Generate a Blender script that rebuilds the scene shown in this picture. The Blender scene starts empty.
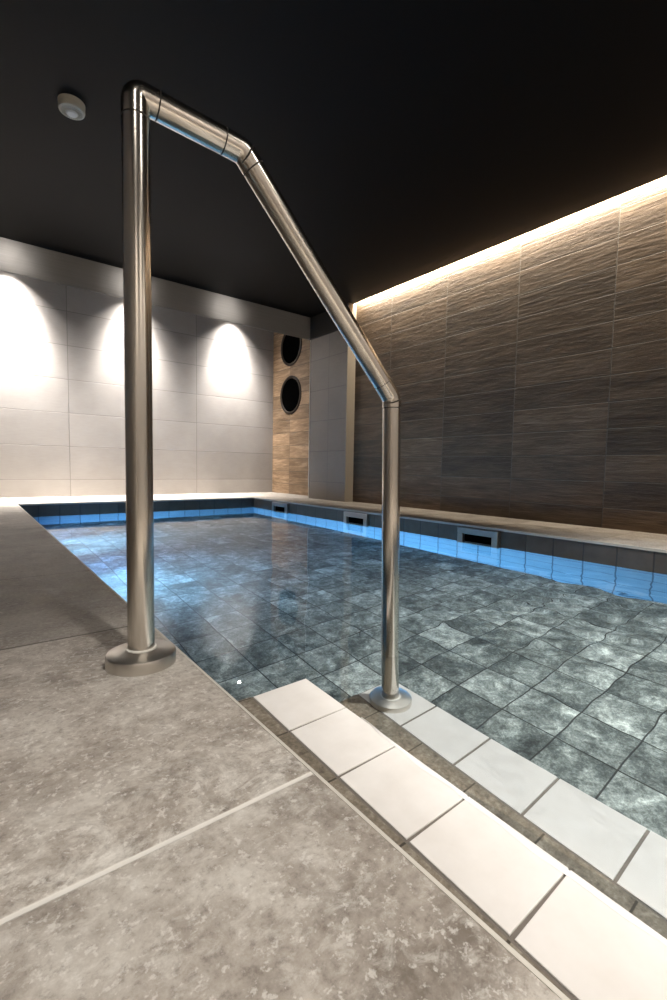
import bpy, bmesh, math, random
from mathutils import Vector, Matrix

random.seed(7)
S = 0.33                       # one unit of the survey (lens height above the deck) in metres
C = bpy.context.scene.collection
scene = bpy.context.scene


def W(x, y, z):
    """survey coordinates (deck = -1) to metres (deck = 0)"""
    return Vector((x * S, y * S, (z + 1.0) * S))


# ------------------------------------------------------------------ node helpers
class NT:
    def __init__(self, name):
        self.m = bpy.data.materials.new(name)
        self.m.use_nodes = True
        self.t = self.m.node_tree
        self.t.nodes.clear()
        self.out = self.t.nodes.new('ShaderNodeOutputMaterial')

    def n(self, typ, **kw):
        nd = self.t.nodes.new(typ)
        for k, v in kw.items():
            setattr(nd, k, v)
        return nd

    def set(self, sock, v):
        if isinstance(v, bpy.types.NodeSocket):
            self.t.links.new(v, sock)
        elif isinstance(v, (tuple, list)) and len(v) == 3 and sock.type == 'RGBA':
            sock.default_value = (*v, 1)
        else:
            sock.default_value = v

    def math(self, op, a, b=0.0, c=0.0, clamp=False):
        nd = self.n('ShaderNodeMath', operation=op, use_clamp=clamp)
        self.set(nd.inputs[0], a); self.set(nd.inputs[1], b); self.set(nd.inputs[2], c)
        return nd.outputs[0]

    def mix(self, f, a, b, blend='MIX'):
        nd = self.n('ShaderNodeMix', data_type='RGBA', blend_type=blend, clamp_factor=True)
        self.set(nd.inputs[0], f); self.set(nd.inputs[6], a); self.set(nd.inputs[7], b)
        return nd.outputs[2]

    def co(self, kind='Object'):
        """object coordinates in survey units"""
        t = self.n('ShaderNodeTexCoord')
        m = self.n('ShaderNodeMapping')
        m.inputs['Scale'].default_value = (1 / S, 1 / S, 1 / S)
        self.set(m.inputs['Vector'], t.outputs[kind])
        return m.outputs[0]

    def stretch(self, v, sc, loc=(0, 0, 0), rot=(0, 0, 0)):
        m = self.n('ShaderNodeMapping')
        m.inputs['Scale'].default_value = sc
        m.inputs['Location'].default_value = loc
        m.inputs['Rotation'].default_value = rot
        self.set(m.inputs['Vector'], v)
        return m.outputs[0]

    def noise(self, v, scale, detail=4.0, rough=0.55, dist=0.0, out=0):
        nd = self.n('ShaderNodeTexNoise')
        self.set(nd.inputs['Vector'], v)
        nd.inputs['Scale'].default_value = scale
        nd.inputs['Detail'].default_value = detail
        nd.inputs['Roughness'].default_value = rough
        nd.inputs['Distortion'].default_value = dist
        return nd.outputs[out]

    def ramp(self, f, stops, interp='LINEAR'):
        nd = self.n('ShaderNodeValToRGB')
        nd.color_ramp.interpolation = interp
        el = nd.color_ramp.elements
        while len(el) < len(stops):
            el.new(0.5)
        for e, (p, c) in zip(el, stops):
            e.position = p
            e.color = (*c, 1) if len(c) == 3 else c
        self.set(nd.inputs[0], f)
        return nd.outputs[0]

    def mrange(self, f, a, b, c=0.0, d=1.0, smooth=False):
        nd = self.n('ShaderNodeMapRange', interpolation_type='SMOOTHSTEP' if smooth else 'LINEAR')
        self.set(nd.inputs[0], f)
        for i, v in zip((1, 2, 3, 4), (a, b, c, d)):
            nd.inputs[i].default_value = v
        return nd.outputs[0]

    def tiles(self, v, u, w, pu, pw, ou, ow, gap):
        """tile grid over two axes: joint mask (1 in the joint) and one random number per tile"""
        sp = self.n('ShaderNodeSeparateXYZ'); self.set(sp.inputs[0], v)
        a = self.math('DIVIDE', self.math('SUBTRACT', sp.outputs[u], ou), pu)
        b = self.math('DIVIDE', self.math('SUBTRACT', sp.outputs[w], ow), pw)
        fa, fb = self.math('FLOOR', a), self.math('FLOOR', b)
        da = self.math('MULTIPLY', self.math('PINGPONG', a, 0.5), pu)
        db = self.math('MULTIPLY', self.math('PINGPONG', b, 0.5), pw)
        d = self.math('MINIMUM', da, db)
        joint = self.mrange(d, gap * 0.35, gap * 0.65, 1.0, 0.0)
        cmb = self.n('ShaderNodeCombineXYZ')
        self.set(cmb.inputs[0], fa); self.set(cmb.inputs[1], fb)
        wn = self.n('ShaderNodeTexWhiteNoise'); self.set(wn.inputs['Vector'], cmb.outputs[0])
        off = self.n('ShaderNodeVectorMath', operation='SCALE')
        self.set(off.inputs[0], wn.outputs['Color']); off.inputs['Scale'].default_value = 37.0
        add = self.n('ShaderNodeVectorMath', operation='ADD')
        self.set(add.inputs[0], v); self.set(add.inputs[1], off.outputs[0])
        return joint, wn.outputs['Value'], add.outputs[0], d

    def bump(self, h, strength=0.3, dist=0.01, normal=None):
        nd = self.n('ShaderNodeBump')
        self.set(nd.inputs['Height'], h)
        nd.inputs['Strength'].default_value = strength
        nd.inputs['Distance'].default_value = dist
        if normal is not None:
            self.set(nd.inputs['Normal'], normal)
        return nd.outputs[0]

    def bsdf(self, color, rough=0.5, metal=0.0, normal=None, spec=0.5, **kw):
        nd = self.n('ShaderNodeBsdfPrincipled')
        self.set(nd.inputs['Base Color'], color)
        self.set(nd.inputs['Roughness'], rough)
        self.set(nd.inputs['Metallic'], metal)
        self.set(nd.inputs['Specular IOR Level'], spec)
        if normal is not None:
            self.set(nd.inputs['Normal'], normal)
        for k, v in kw.items():
            self.set(nd.inputs[k.replace('_', ' ')], v)
        return nd.outputs[0]

    def done(self, shader):
        self.t.links.new(shader, self.out.inputs[0])
        return self.m


def mat_plain(name, col, rough=0.5, metal=0.0, spec=0.5, grain=0.0):
    t = NT(name)
    v = t.co()
    c = col
    if grain:
        f = t.noise(v, 30, 3)
        c = t.mix(f, tuple(x * (1 - grain) for x in col), tuple(min(1, x * (1 + grain)) for x in col))
    return t.done(t.bsdf(c, rough, metal, spec=spec))


def mat_deck():
    t = NT('grey stone deck tile')
    v = t.co()
    joint, rnd, vv, d = t.tiles(v, 0, 1, 1.83, 1.80, -0.93, 1.179, 0.017)
    sp = t.n('ShaderNodeSeparateXYZ'); t.set(sp.inputs[0], v)
    big = t.noise(vv, 1.6, 5, 0.6, 0.4)
    mid = t.noise(vv, 7, 6, 0.65, 0.3)
    fine = t.noise(vv, 42, 4, 0.7)
    f = t.math('ADD', t.math('MULTIPLY', big, 0.45), t.math('ADD', t.math('MULTIPLY', mid, 0.35), t.math('MULTIPLY', fine, 0.20)))
    col = t.ramp(f, [(0.37, (0.20, 0.170, 0.140)), (0.5, (0.42, 0.377, 0.328)), (0.62, (0.64, 0.60, 0.54))])
    # cloudy white wear and little flecks
    wear = t.mrange(t.noise(vv, 3.2, 6, 0.7, 0.6), 0.50, 0.72)
    fleck = t.mrange(fine, 0.55, 0.70)
    col = t.mix(t.math('MULTIPLY', wear, t.math('ADD', 0.15, t.math('MULTIPLY', fleck, 0.6))), col, (0.68, 0.655, 0.61))
    fleck2 = t.mrange(t.noise(vv, 44, 3, 0.65), 0.57, 0.66)
    col = t.mix(t.math('MULTIPLY', fleck2, 0.55), col, (0.80, 0.77, 0.72))
    col = t.mix(t.mrange(fine, 0.30, 0.45, 0.35, 0.0), col, (0.13, 0.11, 0.095))
    # pale lime haze beside the near joint, flecked in with the grain of the stone
    haze = t.mrange(t.math('ABSOLUTE', t.math('SUBTRACT', sp.outputs[1], 1.27)), 0.02, 0.34, 1.0, 0.0)
    haze = t.math('MULTIPLY', haze, t.mrange(t.noise(vv, 5, 7, 0.75, 0.5), 0.46, 0.60))
    col = t.mix(t.math('MULTIPLY', haze, 0.7), col, (0.84, 0.81, 0.75))
    soft = t.mrange(t.noise(t.stretch(vv, (1.0, 1.5, 1.0), rot=(0, 0, 0.6)), 15, 6, 0.72, 0.4), 0.52, 0.66)
    col = t.mix(t.math('MULTIPLY', soft, 0.42), col, (0.78, 0.75, 0.69))
    tone = t.mrange(rnd, 0.0, 1.0, 0.85, 1.1)
    # the slabs beyond the third joint are darker
    slab_tone = t.mrange(sp.outputs[1], 2.97, 2.985, 1.0, 0.80)
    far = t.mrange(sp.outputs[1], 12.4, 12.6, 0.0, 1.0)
    slab_tone = t.math('MAXIMUM', slab_tone, far)
    right = t.mrange(sp.outputs[0], 6.9, 7.0, 1.0, 0.62)  # right coping darkened in colour, standing in for weaker slot light
    slab_tone = t.math('MULTIPLY', slab_tone, right)
    g = t.math('MULTIPLY', tone, slab_tone)
    cc = t.n('ShaderNodeCombineColor')
    for i in range(3):
        t.set(cc.inputs[i], g)
    col = t.mix(1.0, col, cc.outputs[0], 'MULTIPLY')
    jc = t.mix(t.mrange(sp.outputs[1], 1.9, 2.1), (0.80, 0.77, 0.71), (0.13, 0.115, 0.095))
    col = t.mix(joint, col, jc)
    h = t.math('SUBTRACT', t.math('MULTIPLY', fine, 0.4), t.math('MULTIPLY', joint, 0.6))
    nm = t.bump(t.math('ADD', h, t.math('MULTIPLY', mid, 0.6)), 0.35, 0.004)
    return t.done(t.bsdf(col, t.mrange(mid, 0.3, 0.7, 0.48, 0.66), 0, nm, 0.35))


def mat_wood(u, gain=1.0, name='brown wood grain wall tile'):
    """brown wood look split stone tiles; u = the horizontal axis of the wall"""
    t = NT(name)
    v = t.co()
    joint, rnd, vv, d = t.tiles(v, u, 2, 1.835, 0.47, 5.405 if u == 1 else 0, 5.54, 0.014)
    long = [0.9, 0.9, 9.0]
    sv = t.stretch(vv, tuple(long))
    grain = t.noise(sv, 1.3, 6, 0.6, 0.6)
    grain2 = t.noise(t.stretch(vv, (2.2, 2.2, 30.0)), 1.2, 5, 0.65, 0.8)
    blot = t.noise(t.stretch(vv, (1, 1, 2.5)), 1.0, 3, 0.5)
    f = t.math('ADD', t.math('MULTIPLY', grain, 0.5), t.math('ADD', t.math('MULTIPLY', grain2, 0.25), t.math('MULTIPLY', blot, 0.25)))
    col = t.ramp(f, [(0.32, (0.043, 0.026, 0.014)), (0.5, (0.102, 0.068, 0.041)), (0.68, (0.195, 0.137, 0.088))])
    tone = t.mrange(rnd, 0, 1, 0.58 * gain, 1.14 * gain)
    cc = t.n('ShaderNodeCombineColor')
    for i in range(3):
        t.set(cc.inputs[i], tone)
    col = t.mix(1.0, col, cc.outputs[0], 'MULTIPLY')
    col = t.mix(joint, col, (0.06, 0.048, 0.035))
    split = t.noise(t.stretch(vv, (0.75, 0.75, 7.0), rot=(0.08, 0, 0)), 2.2, 6, 0.62, 0.8)
    chip = t.noise(t.stretch(vv, (3.5, 3.5, 18.0)), 1.8, 4, 0.65, 0.4)
    h = t.math('ADD', t.math('MULTIPLY', split, 1.0), t.math('MULTIPLY', chip, 0.35))
    h = t.math('ADD', h, t.math('MULTIPLY', rnd, 0.25))
    h = t.math('SUBTRACT', h, t.math('MULTIPLY', joint, 0.5))
    nm = t.bump(h, 0.6, 0.0085)
    return t.done(t.bsdf(col, 0.62, 0, nm, 0.3))


def mat_greytile(name, u, pu, pw, ou, ow, c0, c1, gap=0.016):
    t = NT(name)
    v = t.co()
    joint, rnd, vv, d = t.tiles(v, u, 2, pu, pw, ou, ow, gap)
    streak = t.noise(t.stretch(vv, (3, 3, 45)), 1.5, 4, 0.6)
    cloud = t.noise(vv, 2.0, 4, 0.55)
    f = t.math('ADD', t.math('MULTIPLY', streak, 0.5), t.math('MULTIPLY', cloud, 0.5))
    col = t.mix(t.mrange(f, 0.3, 0.7), c0, c1)
    tone = t.mrange(rnd, 0, 1, 0.93, 1.05)
    cc = t.n('ShaderNodeCombineColor')
    for i in range(3):
        t.set(cc.inputs[i], tone)
    col = t.mix(1.0, col, cc.outputs[0], 'MULTIPLY')
    col = t.mix(joint, col, tuple(x * 0.60 for x in c0))
    nm = t.bump(t.math('SUBTRACT', t.math('MULTIPLY', streak, 0.15), joint), 0.35, 0.004)
    return t.done(t.bsdf(col, 0.5, 0, nm, 0.35))


def mat_border(u):
    t = NT('dark glazed pool border tile')
    v = t.co()
    joint, rnd, vv, d = t.tiles(v, u, 2, 0.4515, 0.46, 2.166 if u == 1 else 1.274, -1.0 + 1.0 - 0.46, 0.022)
    cl = t.noise(vv, 5, 4)
    col = t.mix(t.mrange(cl, 0.3, 0.7), (0.042, 0.033, 0.025), (0.062, 0.050, 0.039))
    tone = t.mrange(rnd, 0, 1, 0.86, 1.08)
    cc = t.n('ShaderNodeCombineColor')
    for i in range(3):
        t.set(cc.inputs[i], tone)
    col = t.mix(1.0, col, cc.outputs[0], 'MULTIPLY')
    sp = t.n('ShaderNodeSeparateXYZ'); t.set(sp.inputs[0], v)
    col = t.mix(t.mrange(sp.outputs[2], -0.326, -0.318), t.mix(t.mrange(cl, 0.3, 0.7), (0.30, 0.50, 0.62), (0.38, 0.58, 0.70)), col)  # blue underwater light painted into the tile below the waterline
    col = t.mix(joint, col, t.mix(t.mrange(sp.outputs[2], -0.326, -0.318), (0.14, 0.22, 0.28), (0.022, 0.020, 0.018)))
    nm = t.bump(t.math('SUBTRACT', t.math('MULTIPLY', cl, 0.1), joint), 0.4, 0.004)
    return t.done(t.bsdf(col, 0.4, 0, nm, 0.4))


def mat_slate():
    t = NT('mottled slate pool floor tile')
    v = t.co()
    joint, rnd, vv, d = t.tiles(v, 0, 1, 0.452, 0.452, 3.97, 1.20, 0.012)
    big = t.noise(vv, 1.9, 6, 0.62, 0.9)
    mid = t.noise(vv, 10, 8, 0.78, 0.5)
    fin = t.noise(vv, 48, 4, 0.75, 0.3)
    f = t.math('ADD', t.math('MULTIPLY', big, 0.36), t.math('MULTIPLY', mid, 0.42))
    f = t.math('ADD', f, t.math('MULTIPLY', fin, 0.22))
    f = t.math('ADD', f, t.mrange(rnd, 0, 1, -0.03, 0.03))
    col = t.ramp(f, [(0.39, (0.026, 0.031, 0.030)), (0.47, (0.088, 0.102, 0.095)), (0.54, (0.225, 0.25, 0.232)), (0.62, (0.54, 0.58, 0.53))])
    col = t.mix(joint, col, (0.022, 0.024, 0.022))
    nm = t.bump(t.math('SUBTRACT', t.math('MULTIPLY', mid, 0.5), joint), 0.4, 0.005)
    return t.done(t.bsdf(col, 0.6, 0, nm, 0.3))


def mat_brownstone():
    t = NT('speckled brown step stone')
    v = t.co()
    joint, rnd, vv, d = t.tiles(v, 0, 1, 5.0, 0.406, -2.0, 1.844, 0.010)
    a = t.noise(vv, 9, 6, 0.7, 0.4)
    b = t.noise(vv, 45, 3, 0.6)
    f = t.math('ADD', t.math('MULTIPLY', a, 0.6), t.math('MULTIPLY', b, 0.4))
    col = t.ramp(f, [(0.33, (0.075, 0.06, 0.043)), (0.52, (0.20, 0.17, 0.13)), (0.70, (0.38, 0.345, 0.28))])
    col = t.mix(joint, col, (0.05, 0.042, 0.03))
    return t.done(t.bsdf(col, 0.6, 0, t.bump(b, 0.25, 0.003), 0.3))


def mat_white():
    t = NT('matt white ceramic tread')
    v = t.co()
    a = t.noise(v, 5, 4, 0.6)
    b = t.noise(v, 60, 3, 0.6)
    col = t.mix(t.mrange(a, 0.3, 0.7), (0.72, 0.685, 0.645), (0.80, 0.77, 0.735))
    return t.done(t.bsdf(col, 0.5, 0, t.bump(b, 0.06, 0.001), 0.35))


def mat_steel():
    t = NT('brushed stainless steel')
    return t.done(t.bsdf((0.66, 0.62, 0.56), 0.20, 1.0))


def mat_water():
    t = NT('clear pool water')
    g = t.n('ShaderNodeBsdfGlass')
    g.inputs['IOR'].default_value = 1.333
    g.inputs['Roughness'].default_value = 0.0
    g.inputs['Color'].default_value = (0.94, 0.98, 1.0, 1)
    return t.done(g.outputs[0])


def mat_fascia():
    t = NT('satin frosted fascia panel')
    v = t.co()
    st = t.noise(t.stretch(v, (0.6, 0.6, 40)), 1.6, 4, 0.65)
    col = t.mix(st, (0.11, 0.106, 0.10), (0.17, 0.164, 0.156))
    p = t.bsdf(col, 0.45, 0, None, 0.3)
    tr = t.n('ShaderNodeBsdfTranslucent'); t.set(tr.inputs[0], t.mix(st, (0.25, 0.242, 0.232), (0.385, 0.374, 0.36)))
    mx = t.n('ShaderNodeMixShader'); mx.inputs[0].default_value = 0.72
    t.t.links.new(p, mx.inputs[1]); t.t.links.new(tr.outputs[0], mx.inputs[2])
    return t.done(mx.outputs[0])


def mat_emit(name, col, power):
    t = NT(name)
    e = t.n('ShaderNodeEmission'); e.inputs[0].default_value = (*col, 1); e.inputs[1].default_value = power
    return t.done(e.outputs[0])


M = dict(
    deck=mat_deck(), wood=mat_wood(1), litwood=mat_wood(1, 2.6, 'brown wood tile with painted spotlight'), steel=mat_steel(), water=mat_water(), slate=mat_slate(),  # second wood is a lighter copy, spotlight brightness painted into its colour
    far=mat_greytile('grey wall tile', 0, 3.905, 0.983, 2.354, 1.492, (0.305, 0.284, 0.268), (0.365, 0.344, 0.328)),
    panel=mat_greytile('grey pillar tile', 1, 1.9, 0.95, 9.5, 1.502, (0.160, 0.139, 0.121), (0.20, 0.176, 0.155)),
    side=mat_greytile('grey side wall tile', 1, 3.905, 0.983, 0.3, 1.492, (0.34, 0.315, 0.295), (0.40, 0.375, 0.355)),
    border_y=mat_border(1), border_x=mat_border(0), stone=mat_brownstone(), white=mat_white(), fascia=mat_fascia(),
    ceiling=mat_plain('black satin ceiling paint', (0.0050, 0.0046, 0.0044), 0.6, grain=0.15, spec=0.12),
    darkgrey=mat_plain('fascia return with painted shade', (0.030, 0.026, 0.023), 0.5, grain=0.1, spec=0.2),  # same fascia in shade, the shade put into the colour
    black=mat_plain('black lining', (0.0012, 0.0012, 0.0012), 0.9, spec=0.0),
    rim=mat_plain('dark bronze rim', (0.022, 0.016, 0.012), 0.6, 0.0, grain=0.2, spec=0.15),
    trim=mat_plain('beige metal edge', (0.20, 0.172, 0.136), 0.45, 0.0, grain=0.08),
    grout=mat_plain('taupe grout', (0.155, 0.135, 0.115), 0.8, grain=0.2),
    edge=mat_plain('pale deck edge strip', (0.62, 0.59, 0.53), 0.45, grain=0.1),
    edgedim=mat_plain('greyish rim edge strip', (0.30, 0.28, 0.25), 0.5, grain=0.1),
    plastic=mat_plain('off white plastic', (0.62, 0.57, 0.46), 0.45, grain=0.04),
    grille=mat_plain('dull beige plastic grille', (0.36, 0.33, 0.26), 0.6),
    cap=mat_plain('white plastic cap', (0.80, 0.78, 0.72), 0.4, grain=0.03),
    flange=mat_plain('turned stainless steel', (0.66, 0.625, 0.57), 0.36, 1.0, grain=0.04),
    gasket=mat_plain('white sealing ring', (0.80, 0.77, 0.70), 0.5),
    wet=mat_plain('wet tile edge with painted highlight', (0.90, 0.885, 0.86), 0.12),
    cove=mat_plain('white cove paint', (0.7, 0.68, 0.64), 0.7),
    seam=mat_plain('dark steel seam', (0.05, 0.045, 0.04), 0.5, 0.6),
    plate=mat_plain('satin steel plate', (0.44, 0.425, 0.40), 0.32, 1.0, grain=0.1),
    lens=mat_emit('blue white lamp lens', (0.45, 0.75, 1.0), 3.0),
    led=mat_emit('warm led strip', (1.0, 0.82, 0.6), 6.0),
    spot=mat_emit('white lamp lens', (1.0, 0.93, 0.84), 60.0),
)


# ------------------------------------------------------------------ mesh helpers
class MB:
    def __init__(self):
        self.b = bmesh.new()

    def box(self, x0, x1, y0, y1, z0, z1, bevel=0.0):
        vs = [self.b.verts.new(W(x, y, z)) for z in (z0, z1) for y in (y0, y1) for x in (x0, x1)]
        fs = [(0, 2, 3, 1), (4, 5, 7, 6), (0, 1, 5, 4), (2, 6, 7, 3), (0, 4, 6, 2), (1, 3, 7, 5)]
        made = [self.b.faces.new([vs[i] for i in f]) for f in fs]
        if bevel:
            es = list({e for f in made for e in f.edges})
            bmesh.ops.bevel(self.b, geom=es, offset=bevel * S, segments=2, affect='EDGES', profile=0.6)
        return self

    def quad(self, *pts):
        self.b.faces.new([self.b.verts.new(W(*p)) for p in pts])
        return self

    def prism(self, pts, z0, z1, bevel=0.0):
        """polygon (x, y) in plan pulled up from z0 to z1"""
        lo = [self.b.verts.new(W(x, y, z0)) for x, y in pts]
        hi = [self.b.verts.new(W(x, y, z1)) for x, y in pts]
        n = len(pts)
        made = [self.b.faces.new(hi), self.b.faces.new(lo[::-1])]
        top = list(made[0].edges)
        for i in range(n):
            made.append(self.b.faces.new([lo[i], lo[(i + 1) % n], hi[(i + 1) % n], hi[i]]))
        if bevel:
            bmesh.ops.bevel(self.b, geom=top, offset=bevel * S, segments=2, affect='EDGES', profile=0.6)
        return self

    def lathe(self, prof, centre=(0, 0, 0), axis='z', seg=48, lean=None):
        """(radius, height) profile in survey units spun about an axis; local coordinates"""
        cx, cy, cz = centre
        rings = []
        for r, h in prof:
            ring = []
            for k in range(seg):
                a = 2 * math.pi * k / seg
                if axis == 'z':
                    p = Vector((cx + r * math.cos(a), cy + r * math.sin(a), cz + h))
                elif axis == 'x':
                    p = Vector((cx + h, cy + r * math.cos(a), cz + r * math.sin(a)))
                else:
                    p = Vector((cx + r * math.cos(a), cy + h, cz + r * math.sin(a)))
                ring.append(self.b.verts.new(p * S))
            rings.append(ring)
        for i in range(len(rings) - 1):
            for k in range(seg):
                self.b.faces.new([rings[i][k], rings[i][(k + 1) % seg], rings[i + 1][(k + 1) % seg], rings[i + 1][k]])
        if prof[0][0] > 1e-6:
            self.b.faces.new(rings[0][::-1])
        if prof[-1][0] > 1e-6:
            self.b.faces.new(rings[-1])
        return self

    def tube(self, pts, r, seg=40, caps=True):
        """round tube along a polyline of local survey points"""
        P = [Vector(p) for p in pts]
        rings = []
        up = None
        for i, p in enumerate(P):
            if i == 0:
                t = (P[1] - P[0]).normalized()
            elif i == len(P) - 1:
                t = (P[-1] - P[-2]).normalized()
            else:
                t = ((P[i] - P[i - 1]).normalized() + (P[i + 1] - P[i]).normalized()).normalized()
            if up is None:
                up = Vector((0.1, 1, 0.05)) if abs(t.y) < 0.9 else Vector((1, 0, 0))
            n1 = (up - t * up.dot(t)).normalized()
            n2 = t.cross(n1)
            up = n1
            rr = r[i] if isinstance(r, (list, tuple)) else r
            rings.append([self.b.verts.new((p + n1 * rr * math.cos(2 * math.pi * k / seg) + n2 * rr * math.sin(2 * math.pi * k / seg)) * S) for k in range(seg)])
        for i in range(len(rings) - 1):
            for k in range(seg):
                self.b.faces.new([rings[i][k], rings[i][(k + 1) % seg], rings[i + 1][(k + 1) % seg], rings[i + 1][k]])
        if caps:
            self.b.faces.new(rings[0][::-1]); self.b.faces.new(rings[-1])
        return self

    def build(self, name, mat, parent=None, smooth=False, angle=35):
        me = bpy.data.meshes.new(name)
        bmesh.ops.recalc_face_normals(self.b, faces=self.b.faces[:])
        self.b.to_mesh(me); self.b.free()
        me.materials.append(M[mat] if isinstance(mat, str) else mat)
        o = bpy.data.objects.new(name, me)
        C.objects.link(o)
        if parent is not None:
            o.parent = parent
        if smooth:
            for p in me.polygons:
                p.use_smooth = True
            for e in me.edges:
                pass
            try:
                me.set_sharp_from_angle(angle=math.radians(angle))
            except Exception:
                pass
        return o


def struct(o, label, cat):
    o['kind'] = 'structure'; o['label'] = label; o['category'] = cat
    return o


def thing(name, loc, label, cat, group=None):
    o = bpy.data.objects.new(name, None)
    C.objects.link(o)
    o.location = W(*loc)
    o.empty_display_size = 0.05
    o['label'] = label; o['category'] = cat
    if group:
        o['group'] = group
    return o


# ------------------------------------------------------------------ the room
XL, XP0, XP1 = -3.2, 0.867, 7.13          # left wall, pool left edge, pool right edge
XW, XR = 8.97, 9.32                       # wood wall, recess wall
XPIL = 8.67
YN, YP0, YP1, YB, YF = -3.4, -1.6, 13.25, 12.35, 15.8
ZC, ZW, ZF = 4.72, -1.32, -2.90
PILN, PILF = 10.53, 12.38

# deck: four slabs around the basin, one continuous floor
m = MB()
m.box(XL, XP0 - 0.012, YN, YF, -1.035, -1.0)
m.box(XP1 + 0.0, XR + 0.3, YN, YF, -1.035, -1.0)
m.box(XP0 - 0.012, XP1, YP1, YF, -1.035, -1.0)
m.box(XP0 - 0.012, XP1, YN, YP0, -1.035, -1.0)
struct(m.build('floor', 'deck'), 'grey mottled stone tile deck around the pool with pale joints', 'floor')
m = MB()
m.box(XP0 - 0.012, XP0, YP0, YP1, -1.06, -1.0 + 0.002)
struct(m.build('trim_1', 'edge'), 'thin pale edge strip along the left rim of the pool deck', 'trim')
m = MB()
m.box(XP1 - 0.012, XP1 + 0.01, YP0, YP1, -1.035, -0.998)
m.box(XP0, XP1 - 0.012, YP1 - 0.012, YP1 + 0.01, -1.035, -0.998)
struct(m.build('trim_2', 'edgedim'), 'thin pale edge strip along the far and right pool rim', 'trim')

# basin
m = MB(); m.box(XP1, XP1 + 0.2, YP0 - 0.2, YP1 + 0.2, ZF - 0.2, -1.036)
struct(m.build('wall_pool_right', 'border_y'), 'dark tiled pool wall below the right coping, blue light partly painted in under water', 'pool wall')
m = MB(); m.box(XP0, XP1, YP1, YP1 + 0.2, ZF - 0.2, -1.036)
struct(m.build('wall_pool_far', 'border_x'), 'dark tiled pool wall below the far coping, blue light partly painted in under water', 'pool wall')
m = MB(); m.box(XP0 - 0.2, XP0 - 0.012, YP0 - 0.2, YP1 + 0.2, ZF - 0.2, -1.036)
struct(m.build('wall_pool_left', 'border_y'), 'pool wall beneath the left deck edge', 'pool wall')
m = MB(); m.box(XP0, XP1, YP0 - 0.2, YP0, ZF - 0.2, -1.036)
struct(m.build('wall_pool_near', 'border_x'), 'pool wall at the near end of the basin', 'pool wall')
m = MB(); m.box(XP0, XP1, YP0, YP1, ZF - 0.2, ZF)
pf = struct(m.build('floor_pool', 'slate'), 'dark mottled slate tile floor of the pool seen through the water', 'pool floor')

# walls
m = MB(); m.box(XL - 0.3, XR + 0.5, YF, YF + 0.3, -1.0, 6.6)
struct(m.build('wall_far', 'far'), 'grey large tile far wall washed by three spotlights', 'wall')
m = MB(); m.box(XL - 0.3, XL, YN, YF, -1.0, 6.6)
struct(m.build('wall_left', 'side'), 'grey tile wall on the deck side', 'wall')
m = MB(); m.box(XL - 0.3, XR + 0.5, YN - 0.3, YN, -1.0, 6.6)
struct(m.build('wall_near', 'side'), 'grey tile wall behind the viewer', 'wall')
m = MB(); m.box(XW, XW + 0.4, YN, PILN + 0.1, -1.0, 5.6)
struct(m.build('wall_right', 'wood'), 'brown wood grain tile wall under the glowing light slot', 'wall')
m = MB(); m.box(XPIL, XR + 0.2, PILN + 0.02, PILF, -1.0, 5.6)
pil = struct(m.build('pillar', 'panel'), 'dark grey tiled pillar between the wood wall and round openings', 'pillar')
m = MB(); m.box(XPIL - 0.006, XW, PILN - 0.012, PILN + 0.02, -1.0, 5.2, 0.004)
struct(m.build('trim_3', 'trim'), 'beige vertical edge strip on the end of the grey pillar', 'trim')
m = MB(); m.box(XPIL - 0.012, XPIL + 0.03, PILF - 0.005, PILF + 0.02, -1.0, 4.04)
struct(m.build('trim_4', 'edge'), 'thin pale corner strip on the far edge of the grey pillar', 'trim')

# recess wall with two round openings cut through it
HOLES = [(14.54, 2.62), (14.54, 4.37)]
HR = 0.70
b = bmesh.new()
outer = [(PILF - 0.1, -1.0), (YF + 0.02, -1.0), (YF + 0.02, 6.6), (PILF - 0.1, 6.6)]


def loop(pts, x):
    vs = [b.verts.new(W(x, y, z)) for y, z in pts]
    return [b.edges.new((vs[i], vs[(i + 1) % len(vs)])) for i in range(len(vs))]


ed = loop(outer, XR)
for hy, hz in HOLES:
    ed += loop([(hy + HR * math.cos(2 * math.pi * k / 64), hz + HR * math.sin(2 * math.pi * k / 64)) for k in range(64)], XR)
bmesh.ops.triangle_fill(b, use_beauty=True, use_dissolve=False, edges=ed)
ext = bmesh.ops.extrude_face_region(b, geom=b.faces[:])
bmesh.ops.translate(b, verts=[g for g in ext['geom'] if isinstance(g, bmesh.types.BMVert)], vec=Vector((0.15 * S, 0, 0)))
mm = MB(); mm.b.free(); mm.b = b
struct(mm.build('wall_recess', 'litwood'), 'brown wood grain tile wall with two round openings, spotlight painted in', 'wall')
for (hy, hz), lab in zip(HOLES, ('lower black round opening with a bronze rim in the wood tile wall',
                                 'upper black round opening partly hidden by the grey fascia')):
    t = thing('round_wall_vent', (XR, hy, hz), lab, 'vent')
    q = MB(); q.lathe([(HR - 0.005, 0.0), (HR - 0.005, 0.9), (0.0, 0.9)], axis='x', seg=64); q.build('shaft_lining', 'black', t, True)
    q = MB()
    prof = [(HR - 0.10, 0.02), (HR - 0.10, -0.015), (HR - 0.08, -0.035), (HR - 0.02, -0.035), (HR + 0.0, -0.02), (HR + 0.0, 0.02), (HR - 0.10, 0.02)]
    rings = []
    for r, h in prof:
        rings.append([q.b.verts.new(Vector((h, r * math.cos(2 * math.pi * k / 64), r * math.sin(2 * math.pi * k / 64))) * S) for k in range(64)])
    for i in range(len(rings) - 1):
        for k in range(64):
            q.b.faces.new([rings[i][k], rings[i][(k + 1) % 64], rings[i + 1][(k + 1) % 64], rings[i + 1][k]])
    bmesh.ops.remove_doubles(q.b, verts=q.b.verts[:], dist=1e-6)
    q.build('rim', 'rim', t, True)

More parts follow.
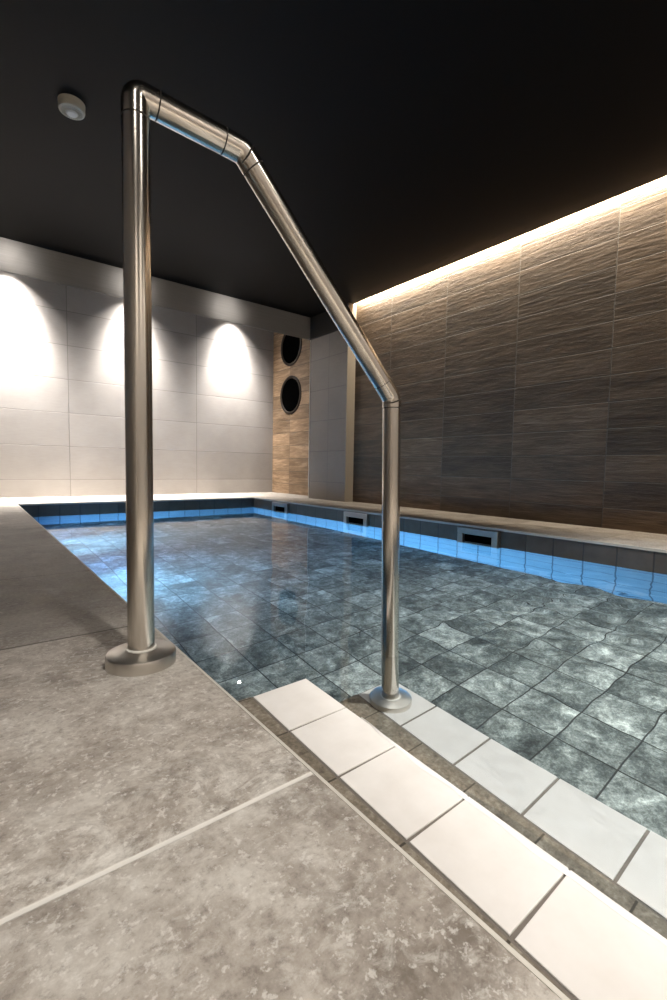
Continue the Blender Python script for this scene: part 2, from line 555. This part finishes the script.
# ceilings
XS = 8.85
m = MB(); m.box(XL, XS, YN, YB - 0.01, ZC, ZC + 0.10)
m.box(XS, XPIL + 0.6, PILN + 0.03, YB - 0.01, ZC, ZC + 0.10)
struct(m.build('ceiling', 'ceiling'), 'black painted ceiling over the deck and pool', 'ceiling')
m = MB(); m.box(XL, XR + 0.4, YB + 0.06, YF, 6.3, 6.5)
struct(m.build('ceiling_trough', 'ceiling'), 'black ceiling of the light trough behind the fascia', 'ceiling')
m = MB(); m.box(XL, XW + 0.3, YN, YB + 0.06, 5.5, 5.65)
m.box(XS - 1.3, XS - 1.2, YN, PILN, ZC + 0.1, 5.5)
struct(m.build('ceiling_cove', 'cove'), 'pale cove above the light slot along the wood wall', 'ceiling')
m = MB(); m.box(XL, XPIL - 0.05, YB, YB + 0.05, 4.04, 6.3)
struct(m.build('trim_5', 'fascia'), 'grey satin fascia hanging below the black ceiling before the far wall', 'fascia')
m = MB(); m.box(XPIL - 0.05, XPIL - 0.008, PILN + 0.05, YB + 0.05, 4.04, ZC)
struct(m.build('trim_6', 'darkgrey'), 'fascia return above the tiled pillar, shade painted in dark grey', 'fascia')

# water: calm far away, stirred near the inlet at the near right
m = MB()
rw = random.Random(11)
CALM = [(rw.uniform(0, 6.28), rw.uniform(0, 6.28), rw.uniform(0.45, 1.6), rw.uniform(0.5, 1.0)) for _ in range(12)]
STIR = [(rw.uniform(0, 6.28), rw.uniform(0, 6.28), rw.uniform(0.17, 0.60), rw.uniform(0.4, 1.0)) for _ in range(22)]


def sm(x, a, b):
    x = max(0.0, min(1.0, (x - a) / (b - a)))
    return x * x * (3 - 2 * x)


def wave(x, y):
    h = 0.0
    for th, ph, wl, am in CALM:
        k = 2 * math.pi / wl
        h += 0.0028 * am / k * math.sin(k * (x * math.cos(th) + y * math.sin(th)) + ph)
    st_ = sm(y, 5.2, 1.2) * sm(x, 1.6, 4.0)
    if st_ > 0:
        xx = x + 0.12 * math.sin(2.1 * y + 0.7) ; yy = y + 0.12 * math.sin(2.6 * x)
        for th, ph, wl, am in STIR:
            k = 2 * math.pi / wl
            h += st_ * 0.0095 * am / k * math.sin(k * (xx * math.cos(th) + yy * math.sin(th)) + ph)
    return h


gx = [XP0 + (XP1 - XP0) * i / 150 for i in range(151)]
gy, y = [], YP0
while y < YP1 - 1e-6:
    gy.append(y)
    y += 0.042 if y < 5.3 else 0.085
gy.append(YP1)
vs = [[m.b.verts.new(W(x, y, ZW + wave(x, y))) for x in gx] for y in gy]
for j in range(len(gy) - 1):
    for i in range(len(gx) - 1):
        m.b.faces.new([vs[j][i], vs[j][i + 1], vs[j + 1][i + 1], vs[j + 1][i]])
water = m.build('water', 'water', smooth=True)
if water.data.polygons[0].normal.z < 0:
    water.data.flip_normals()
for p in water.data.polygons:
    p.use_smooth = True
struct(water, 'clear rippled pool water reflecting the lit far wall', 'water')

# ------------------------------------------------------------------ steps into the pool
ZU, ZL = -1.29, -2.10
st = bpy.data.objects.new('pool_steps', None); C.objects.link(st)
st['kind'] = 'structure'; st['label'] = 'white tiled steps with brown stone edging leading into the water'; st['category'] = 'steps'
ul = lambda y: 1.121 + 0.0413 * y
uf = lambda y: 1.470 + 0.050 * y
ll = lambda y: 2.118 + 0.040 * y
lf = lambda y: 2.548 + 0.009 * y
m = MB()
m.prism([(XP0, YP0), (uf(YP0) + 0.01, YP0), (uf(2.262) + 0.01, 2.262), (XP0, 2.262)], ZF, ZU - 0.022)
m.prism([(1.30, YP0), (lf(YP0) - 0.0, YP0), (lf(2.50), 2.50), (1.30, 2.50)], ZF, ZL - 0.022)
m.build('stone_base', 'stone', st)
# stone strip level with the white tiles
m = MB()
m.prism([(XP0, YP0), (ul(YP0) - 0.012, YP0), (ul(2.262) - 0.012, 2.262), (XP0, 2.262)], ZU - 0.021, ZU - 0.004)
m.prism([(1.55, YP0), (ll(YP0) - 0.012, YP0), (ll(2.50) - 0.012, 2.50), (1.70, 2.50)], ZL - 0.021, ZL - 0.004)
m.build('stone_strip', 'stone', st)
# grout bed, then the tiles
m = MB()
m.prism([(ul(YP0) - 0.012, YP0), (uf(YP0), YP0), (uf(2.25), 2.256), (ul(2.25) - 0.012, 2.256)], ZU - 0.021, ZU - 0.006)
m.prism([(ll(YP0) - 0.012, YP0), (lf(YP0) - 0.004, YP0), (lf(2.49) - 0.004, 2.495), (ll(2.49) - 0.012, 2.495)], ZL - 0.021, ZL - 0.006)
m.build('grout_bed', 'grout', st)
g = 0.0075
m = MB()
for k in range(9):
    ya, yb = 2.25 - 0.406 * k, 2.25 - 0.406 * (k + 1)
    if k: ya -= g
    yb += g
    m.prism([(ul(ya), ya), (ul(yb), yb), (uf(yb), yb + 0.004), (uf(ya), ya + 0.012)], ZU - 0.006, ZU, 0.004)
m.build('upper_tread', 'white', st)
m = MB()
for k in range(9):
    ya, yb = 2.485 - 0.442 * k, 2.485 - 0.442 * (k + 1)
    if k: ya -= g
    yb += g
    m.prism([(ll(ya), ya), (ll(yb), yb), (lf(yb), yb + 0.004), (lf(ya), ya + 0.004)], ZL - 0.006, ZL, 0.004)
m.build('lower_tread', 'white', st)
# wavy wet band, highlight painted in white, where the water laps the front edge of the upper tread
m = MB()
rv = random.Random(3)
ys = [1.72 - 0.035 * k for k in range(95)]
ph = [rv.uniform(0, 6.28) for _ in range(4)]
inner, outer = [], []
for y in ys:
    wv = 0.004 + 0.030 * max(0.0, min(1.0, (1.72 - y) / 0.5)) + 0.006 * math.sin(9 * y + ph[0]) + 0.004 * math.sin(23 * y + ph[1])
    wv = max(0.003, wv)
    inner.append((uf(y) - wv, y)); outer.append((uf(y) + 0.004, y))
for i in range(len(ys) - 1):
    a, b2, c, d = inner[i], inner[i + 1], outer[i + 1], outer[i]
    va = [m.b.verts.new(W(p[0], p[1], z)) for p, z in ((a, ZU + 0.0006), (b2, ZU + 0.0006), (c, ZU - 0.012), (d, ZU - 0.012))]
    mid = [m.b.verts.new(W((p[0] * 0.5 + q2[0] * 0.5), p[1], ZU + 0.007)) for p, q2 in ((a, d), (b2, c))]
    m.b.faces.new([va[0], va[1], mid[1], mid[0]])
    m.b.faces.new([mid[0], mid[1], va[2], va[3]])
bmesh.ops.remove_doubles(m.b, verts=m.b.verts[:], dist=1e-6)
we = m.build('wet_edge', 'wet', st, True, 80)

# ------------------------------------------------------------------ handrail
A0 = Vector((0.655, 2.388, -1.0))
A1 = Vector((0.667, 2.426, 1.745))
B0 = Vector((1.205, 2.385, 1.690))
D0 = Vector((2.281, 2.286, 0.478))
E0 = Vector((2.350, 2.288, ZL))
R = 0.0635
hr = thing('handrail', (A0.x, A0.y, A0.z), 'brushed stainless steel handrail rising from the deck into the pool', 'handrail')
O = A0
lp = lambda p: tuple(Vector(p) - O)


def along(p, q, d):
    return p + (q - p).normalized() * d


def corner(p, c, q, d, n=10):
    """points of a small bend around c: straight in, quadratic, straight out"""
    a, e = along(c, p, d), along(c, q, d)
    return [a * (1 - t) ** 2 + c * 2 * t * (1 - t) + e * t * t for t in [i / n for i in range(n + 1)]]


L1, L1H, L2, L3 = 0.110, 0.098, 0.105, 0.125
m = MB(); m.tube([lp(A0), lp(along(A1, A0, L1 + 0.004))], R); m.build('post', 'steel', hr, True)
# mitred top elbow with a rounded outer corner
m = MB()
pts = [along(A1, A0, L1)] + corner(A0, A1, B0, 0.040) + [along(A1, B0, L1H)]
m.tube([lp(p) for p in pts], R * 1.012); m.build('elbow', 'steel', hr, True, 60)
m = MB(); m.tube([lp(along(A1, B0, L1H + 0.006)), lp(along(B0, A1, L2 + 0.006))], R); m.build('rail', 'steel', hr, True)
m = MB()
pts = [along(B0, A1, L2)] + corner(A1, B0, D0, 0.03, 6) + [along(B0, D0, L2 * 0.85)]
m.tube([lp(p) for p in pts], R * 1.012)
sw = m.build('elbow', 'steel', hr, True, 60)
m = MB(); m.tube([lp(along(B0, D0, L2 * 0.85 + 0.006)), lp(along(D0, B0, L3 + 0.004))], [R, R * 0.985]); m.build('rail', 'steel', hr, True)
m = MB()
pts = [along(D0, B0, L3)] + corner(B0, D0, E0, 0.03, 6) + [along(D0, E0, L3 * 0.5)]
m.tube([lp(p) for p in pts], R * 1.0)
sw2 = m.build('elbow', 'steel', hr, True, 60)
m = MB(); m.tube([lp(along(D0, E0, L3 * 0.5 + 0.004)), lp(E0)], R * 0.985); m.build('post', 'steel', hr, True)
# dark seam rings at the fittings


def seam(p, q, r=R * 1.004):
    t_ = (q - p).normalized() * 0.004
    k = MB(); k.tube([lp(p - t_), lp(p + t_)], r)
    return k.build('seam', 'seam', hr, True)


seam(along(A1, A0, L1 + 0.003), A0)
seam(along(A1, B0, L1H + 0.003), B0)
seam(along(B0, A1, L2 + 0.003), A1)
seam(along(B0, D0, L2 * 0.85 + 0.003), D0)
seam(along(D0, E0, L3 * 0.5 + 0.002), E0, R * 0.99)
# slanted swivel joints of the two lower elbows: stepped split ring


def swivel(c, p, q, r):
    u = ((p - c).normalized() - (q - c).normalized()).normalized()
    k = MB(); k.tube([lp(c - u * 0.0045), lp(c + u * 0.0045)], r * 1.055)
    return k.build('swivel_joint', 'seam', hr, True)


swivel(along(B0, D0, 0.03), A1, D0, R)
swivel(along(D0, E0, 0.022), B0, E0, R * 0.985)
for P, nm in ((A0, 0), (E0, 1)):
    o = P - O
    m = MB()
    fr = 0.166 if nm == 0 else 0.152
    m.lathe([(fr, 0.0), (fr, 0.050), (fr - 0.004, 0.058), (fr - 0.014, 0.063), (0.098, 0.071), (0.078, 0.075), (R, 0.077)], (o.x, o.y, o.z), 'z', 64)
    fl = m.build('base_flange', 'flange', hr, True, 30)
    m = MB()
    m.lathe([(R + 0.010, 0.074), (R + 0.010, 0.080), (R + 0.001, 0.083), (R - 0.002, 0.083), (R - 0.002, 0.071)], (o.x, o.y, o.z), 'z', 64)
    m.build('sealing_ring', 'gasket', fl, True)

# ------------------------------------------------------------------ smoke detector
sd = thing('smoke_detector', (1.19, 7.25, ZC), 'round off white smoke detector on the black ceiling', 'smoke detector')
sd.scale = (0.87, 0.87, 0.87)
m = MB(); m.lathe([(0.185, 0.0), (0.185, -0.03), (0.178, -0.045), (0.172, -0.045)], seg=48); m.build('base', 'plastic', sd, True)
m = MB(); m.lathe([(0.168, -0.04), (0.182, -0.052), (0.182, -0.10), (0.172, -0.125), (0.15, -0.137), (0.06, -0.148)], seg=48); m.build('housing', 'plastic', sd, True)
m = MB()
for k in range(30):
    a = 2 * math.pi * k / 30
    ca, sa = math.cos(a), math.sin(a)
    t1 = Vector((-sa, ca, 0)) * 0.006
    pts = []
    for r, z in ((0.09, -0.1462), (0.148, -0.1392)):
        c = Vector((r * ca, r * sa, z))
        pts += [c - t1, c + t1]
    dn = Vector((0, 0, -0.0025)); upv = Vector((0, 0, 0.01))
    lo = [m.b.verts.new((p + dn) * S) for p in pts]; hi = [m.b.verts.new((p + upv) * S) for p in pts]
    for f in ((0, 1, 3, 2),):
        m.b.faces.new([lo[i] for i in f]); m.b.faces.new([hi[i] for i in f[::-1]])
    for i, j in ((0, 1), (1, 3), (3, 2), (2, 0)):
        m.b.faces.new([lo[i], lo[j], hi[j], hi[i]])
m.build('vent_grille', 'grille', sd)
m = MB(); m.lathe([(0.075, -0.140), (0.075, -0.158), (0.062, -0.170), (0.0, -0.174)], seg=40); m.build('cap', 'cap', sd, True)

# ------------------------------------------------------------------ overflow skimmers on the right pool wall


def make_skimmer(loc, label):
    t = thing('skimmer_plate', loc, label, 'skimmer', 'steel skimmer plates along the right pool wall')
    hw, z0, z1, th = 0.415, -0.19, 0.165, 0.075
    def bx(k, y0, y1, za, zb, x0, x1, bv=0.006):
        vs = [k.b.verts.new(Vector((x, y, z)) * S) for z in (za, zb) for y in (y0, y1) for x in (x0, x1)]
        made = [k.b.faces.new([vs[i] for i in f]) for f in ((0, 2, 3, 1), (4, 5, 7, 6), (0, 1, 5, 4), (2, 6, 7, 3), (0, 4, 6, 2), (1, 3, 7, 5))]
        if bv:
            bmesh.ops.bevel(k.b, geom=list({e for f in made for e in f.edges}), offset=bv * S, segments=1, affect='EDGES')
    k = MB()
    bx(k, -hw, hw, 0.055, z1, -th, 0.0)
    bx(k, -hw, hw, z0, -0.115, -th, 0.0, 0.012)
    bx(k, -hw, -0.30, -0.116, 0.056, -th, 0.0)
    bx(k, 0.30, hw, -0.116, 0.056, -th, 0.0)
    k.build('frame', 'plate', t)
    k = MB(); bx(k, -0.302, 0.302, -0.117, 0.057, -0.008, -0.001, 0); k.build('slot', 'black', t)
    k = MB()
    bx(k, -0.285, 0.285, -0.112, -0.085, -0.045, -0.022, 0.004)
    k.build('weir_flap', 'seam', t)
    return t


base = make_skimmer((XP1, 4.865, -1.212), 'steel skimmer plate nearest the viewer on the right pool wall, right of the rail')


def copy_tree(o, loc, label):
    c = o.copy(); C.objects.link(c); c.location = W(*loc); c['label'] = label
    for ch in o.children:
        d = ch.copy(); C.objects.link(d); d.parent = c
        d.matrix_parent_inverse = ch.matrix_parent_inverse.copy()
    return c


copy_tree(base, (XP1, 8.19, -1.212), 'middle steel skimmer plate on the pool wall below the grey pillar')
copy_tree(base, (XP1, 11.57, -1.212), 'farthest and smallest looking steel skimmer plate near the far pool corner')

# ------------------------------------------------------------------ spotlights behind the fascia (one shows as a dot in the water)
for sx, lab in ((0.95, 'ceiling spotlight of the left scallop of light on the far wall'),
                (4.15, 'ceiling spotlight of the middle scallop of light behind the handrail post'),
                (7.62, 'ceiling spotlight whose reflection is a white dot in the water')):
    t = thing('spotlight', (sx, 15.38, 5.46), lab, 'spotlight', 'spotlights in the light trough')
    m = MB(); m.lathe([(0.10, 0.84), (0.10, 0.02), (0.09, 0.0), (0.075, 0.0), (0.07, 0.03)], seg=32); m.build('lamp_body', 'cove', t, True)
    m = MB(); m.lathe([(0.068, 0.015), (0.062, -0.01), (0.045, -0.03), (0.0, -0.042)], seg=32); m.build('lens', 'spot', t, True)

# ------------------------------------------------------------------ lights


def lamp(name, kind, loc, power, col, **kw):
    d = bpy.data.lights.new(name, kind)
    d.energy = power; d.color = col
    o = bpy.data.objects.new(name, d); C.objects.link(o)
    o.location = W(*loc)
    for k, v in kw.items():
        setattr(d, k, v)
    return o


def aim(o, target):
    o.rotation_euler = (W(*target) - o.location).to_track_quat('-Z', 'Y').to_euler()


# three wall washers in the trough behind the fascia
for i, sx in enumerate((0.95, 4.15, 7.55)):
    pw = (1.45, 1.0, 0.9)[i]
    L = lamp('wall_spot_light', 'SPOT', (sx, 15.38, 5.40), 300 * pw, (1.0, 0.945, 0.89), spot_size=math.radians(78), spot_blend=1.0, shadow_soft_size=0.02)
    aim(L, (sx, 15.55, 0.0))
    L = lamp('wall_spot_light', 'SPOT', (sx, 15.36, 5.42), 130 * pw, (1.0, 0.945, 0.89), spot_size=math.radians(108), spot_blend=1.0, shadow_soft_size=0.02)
    aim(L, (sx, 15.5, 0.0))
    L = lamp('wall_fill_light', 'SPOT', (sx + (0.3 if i == 2 else 0), 14.95, 5.35), 26 * pw, (1.0, 0.945, 0.89), spot_size=math.radians(60), spot_blend=1.0, shadow_soft_size=0.02)  # added second lamp, evens out the lower wall
    aim(L, (sx + (0.7 if i == 2 else 0), 15.7, 0.3))
for i, sx in enumerate((0.95, 4.15, 7.50)):
    L = lamp('wall_spot_light', 'SPOT', (sx, 15.40, 5.40), (600, 430, 400)[i], (1.0, 0.945, 0.89), spot_size=math.radians(58), spot_blend=1.0, shadow_soft_size=0.02)
    aim(L, (sx, 15.8, 2.6))
for sx in (0.75, 3.25, 5.75):  # added unseen lamps, brighten the fascia from behind
    L = lamp('fascia_fill_light', 'SPOT', (sx, 12.90, 4.38), 14.0, (1.0, 0.96, 0.93), spot_size=math.radians(140), spot_blend=1.0, shadow_soft_size=0.03)
    aim(L, (sx, 12.4, 4.3))
# linear light above the slot
L = lamp('slot_light', 'AREA', (XW - 0.090, (YN + PILN) / 2, ZC + 0.15), 185, (1.0, 0.86, 0.68), shape='RECTANGLE')
L.data.size = 0.05 * S; L.data.size_y = (PILN - YN - 0.1) * S
L.rotation_euler = (0, math.radians(-60), 0)
# ceiling downlights near the viewer, then two added fill lamps
K = lamp('deck_downlight', 'SPOT', (1.05, -1.0, ZC - 0.03), 127, (1.0, 0.955, 0.905), spot_size=math.radians(76), spot_blend=0.6, shadow_soft_size=0.04)
aim(K, (1.5, -0.4, -1.0))
K2 = lamp('pool_downlight', 'SPOT', (5.2, -0.8, ZC - 0.03), 900, (1.0, 0.97, 0.92), spot_size=math.radians(66), spot_blend=0.9, shadow_soft_size=0.04)
aim(K2, (4.9, 1.2, -1.32))
K3 = lamp('room_fill_light', 'SPOT', (2.9, -1.8, ZC - 0.03), 26, (1.0, 0.93, 0.84), spot_size=math.radians(150), spot_blend=1.0, shadow_soft_size=0.03)  # added unseen fill, puts highlights on the rail
K4 = lamp('room_fill_light', 'SPOT', (-0.6, -1.2, ZC - 0.03), 22, (1.0, 0.93, 0.84), spot_size=math.radians(150), spot_blend=1.0, shadow_soft_size=0.03)  # added like the one above, for the rail and posts
# unseen lamps added to light the wall that the steel reflects
for x in (-1.6, 2.0, 5.6):
    L = lamp('near_wall_fill', 'SPOT', (x, YN + 0.7, ZC - 0.03), 200, (1.0, 0.92, 0.82), spot_size=math.radians(90), spot_blend=1.0, shadow_soft_size=0.03)
    aim(L, (x, YN, 0.8))
# underwater lamps low on the left pool wall and on the step front
BLUE = (0.25, 0.58, 0.95)
for x, y, p in ((XP0 + 0.05, 7.4, 13), (XP0 + 0.05, 10.6, 13)):
    U = lamp('pool_blue_light', 'AREA', (x, y, -2.62), p, BLUE, shape='DISK')
    U.data.size = 0.3 * S
    U.data.spread = math.radians(75)
    aim(U, (XP1, y - 0.6, -2.55))
U = lamp('pool_blue_light', 'AREA', (XP0 + 0.05, 8.9, -2.55), 14, BLUE, shape='DISK')  # added unseen lamp, brightens the far pool wall
U.data.size = 0.3 * S
U.data.spread = math.radians(75)
aim(U, (5.0, YP1, -2.5))

# added unseen lamps: deep blue wash over the left part of the pool floor
for y, p in ((8.2, 12), (11.4, 11)):
    U = lamp('pool_blue_light', 'AREA', (XP0 + 0.05, y, -1.75), p, (0.15, 0.42, 1.0), shape='DISK')
    U.data.size = 0.3 * S
    aim(U, (XP0 + 2.6, y, -2.9))
U = lamp('pool_blue_light', 'AREA', (XP0 + 0.05, 7.2, -2.62), 11, BLUE, shape='DISK')  # added unseen lamp, brightens the near part of the right pool wall
U.data.size = 0.3 * S
U.data.spread = math.radians(75)
aim(U, (XP1, 2.6, -2.5))
for o in (K, K2):
    o.data.cycles.is_caustics_light = True
water.cycles.is_caustics_caster = True
for nm in ('floor_pool', 'lower_tread', 'stone_base', 'stone_strip', 'grout_bed', 'post.001', 'base_flange.001', 'sealing_ring.001'):
    bpy.data.objects[nm].cycles.is_caustics_receiver = True

w = bpy.data.worlds.new('World'); scene.world = w
w.use_nodes = True
w.node_tree.nodes['Background'].inputs[0].default_value = (0.9, 0.95, 1.0, 1)
w.node_tree.nodes['Background'].inputs[1].default_value = 0.0

# ------------------------------------------------------------------ camera
right = Vector((0.7877, -0.6158, 0.0176)); down = Vector((-0.0290, -0.0656, -0.9974)); fwd = Vector((0.6153, 0.7852, -0.0696))
fwd.normalize(); right = (right - fwd * right.dot(fwd)).normalized(); up = right.cross(-fwd) * -1
up = (-fwd).cross(right).normalized()
cam = bpy.data.cameras.new('Camera')
co = bpy.data.objects.new('Camera', cam); C.objects.link(co)
mt = Matrix.Identity(4)
for i in range(3):
    mt[i][0] = right[i]; mt[i][1] = up[i]; mt[i][2] = -fwd[i]
mt.translation = W(0, 0, 0)
co.matrix_world = mt
cam.sensor_fit = 'HORIZONTAL'; cam.sensor_width = 36.0
cam.lens = 463.65 / 667 * 36.0
cam.clip_start = 0.01
scene.camera = co

vs_ = scene.view_settings
scene.display_settings.display_device = 'sRGB'
vs_.view_transform = 'Standard'; vs_.look = 'None'; vs_.exposure = 0.0; vs_.gamma = 1.0
vs_.use_curve_mapping = False
cy = scene.cycles
cy.max_bounces = 10; cy.diffuse_bounces = 4; cy.glossy_bounces = 5; cy.transmission_bounces = 8
cy.caustics_refractive = True; cy.caustics_reflective = False
cy.sample_clamp_indirect = 4.0
cy.use_denoising = True
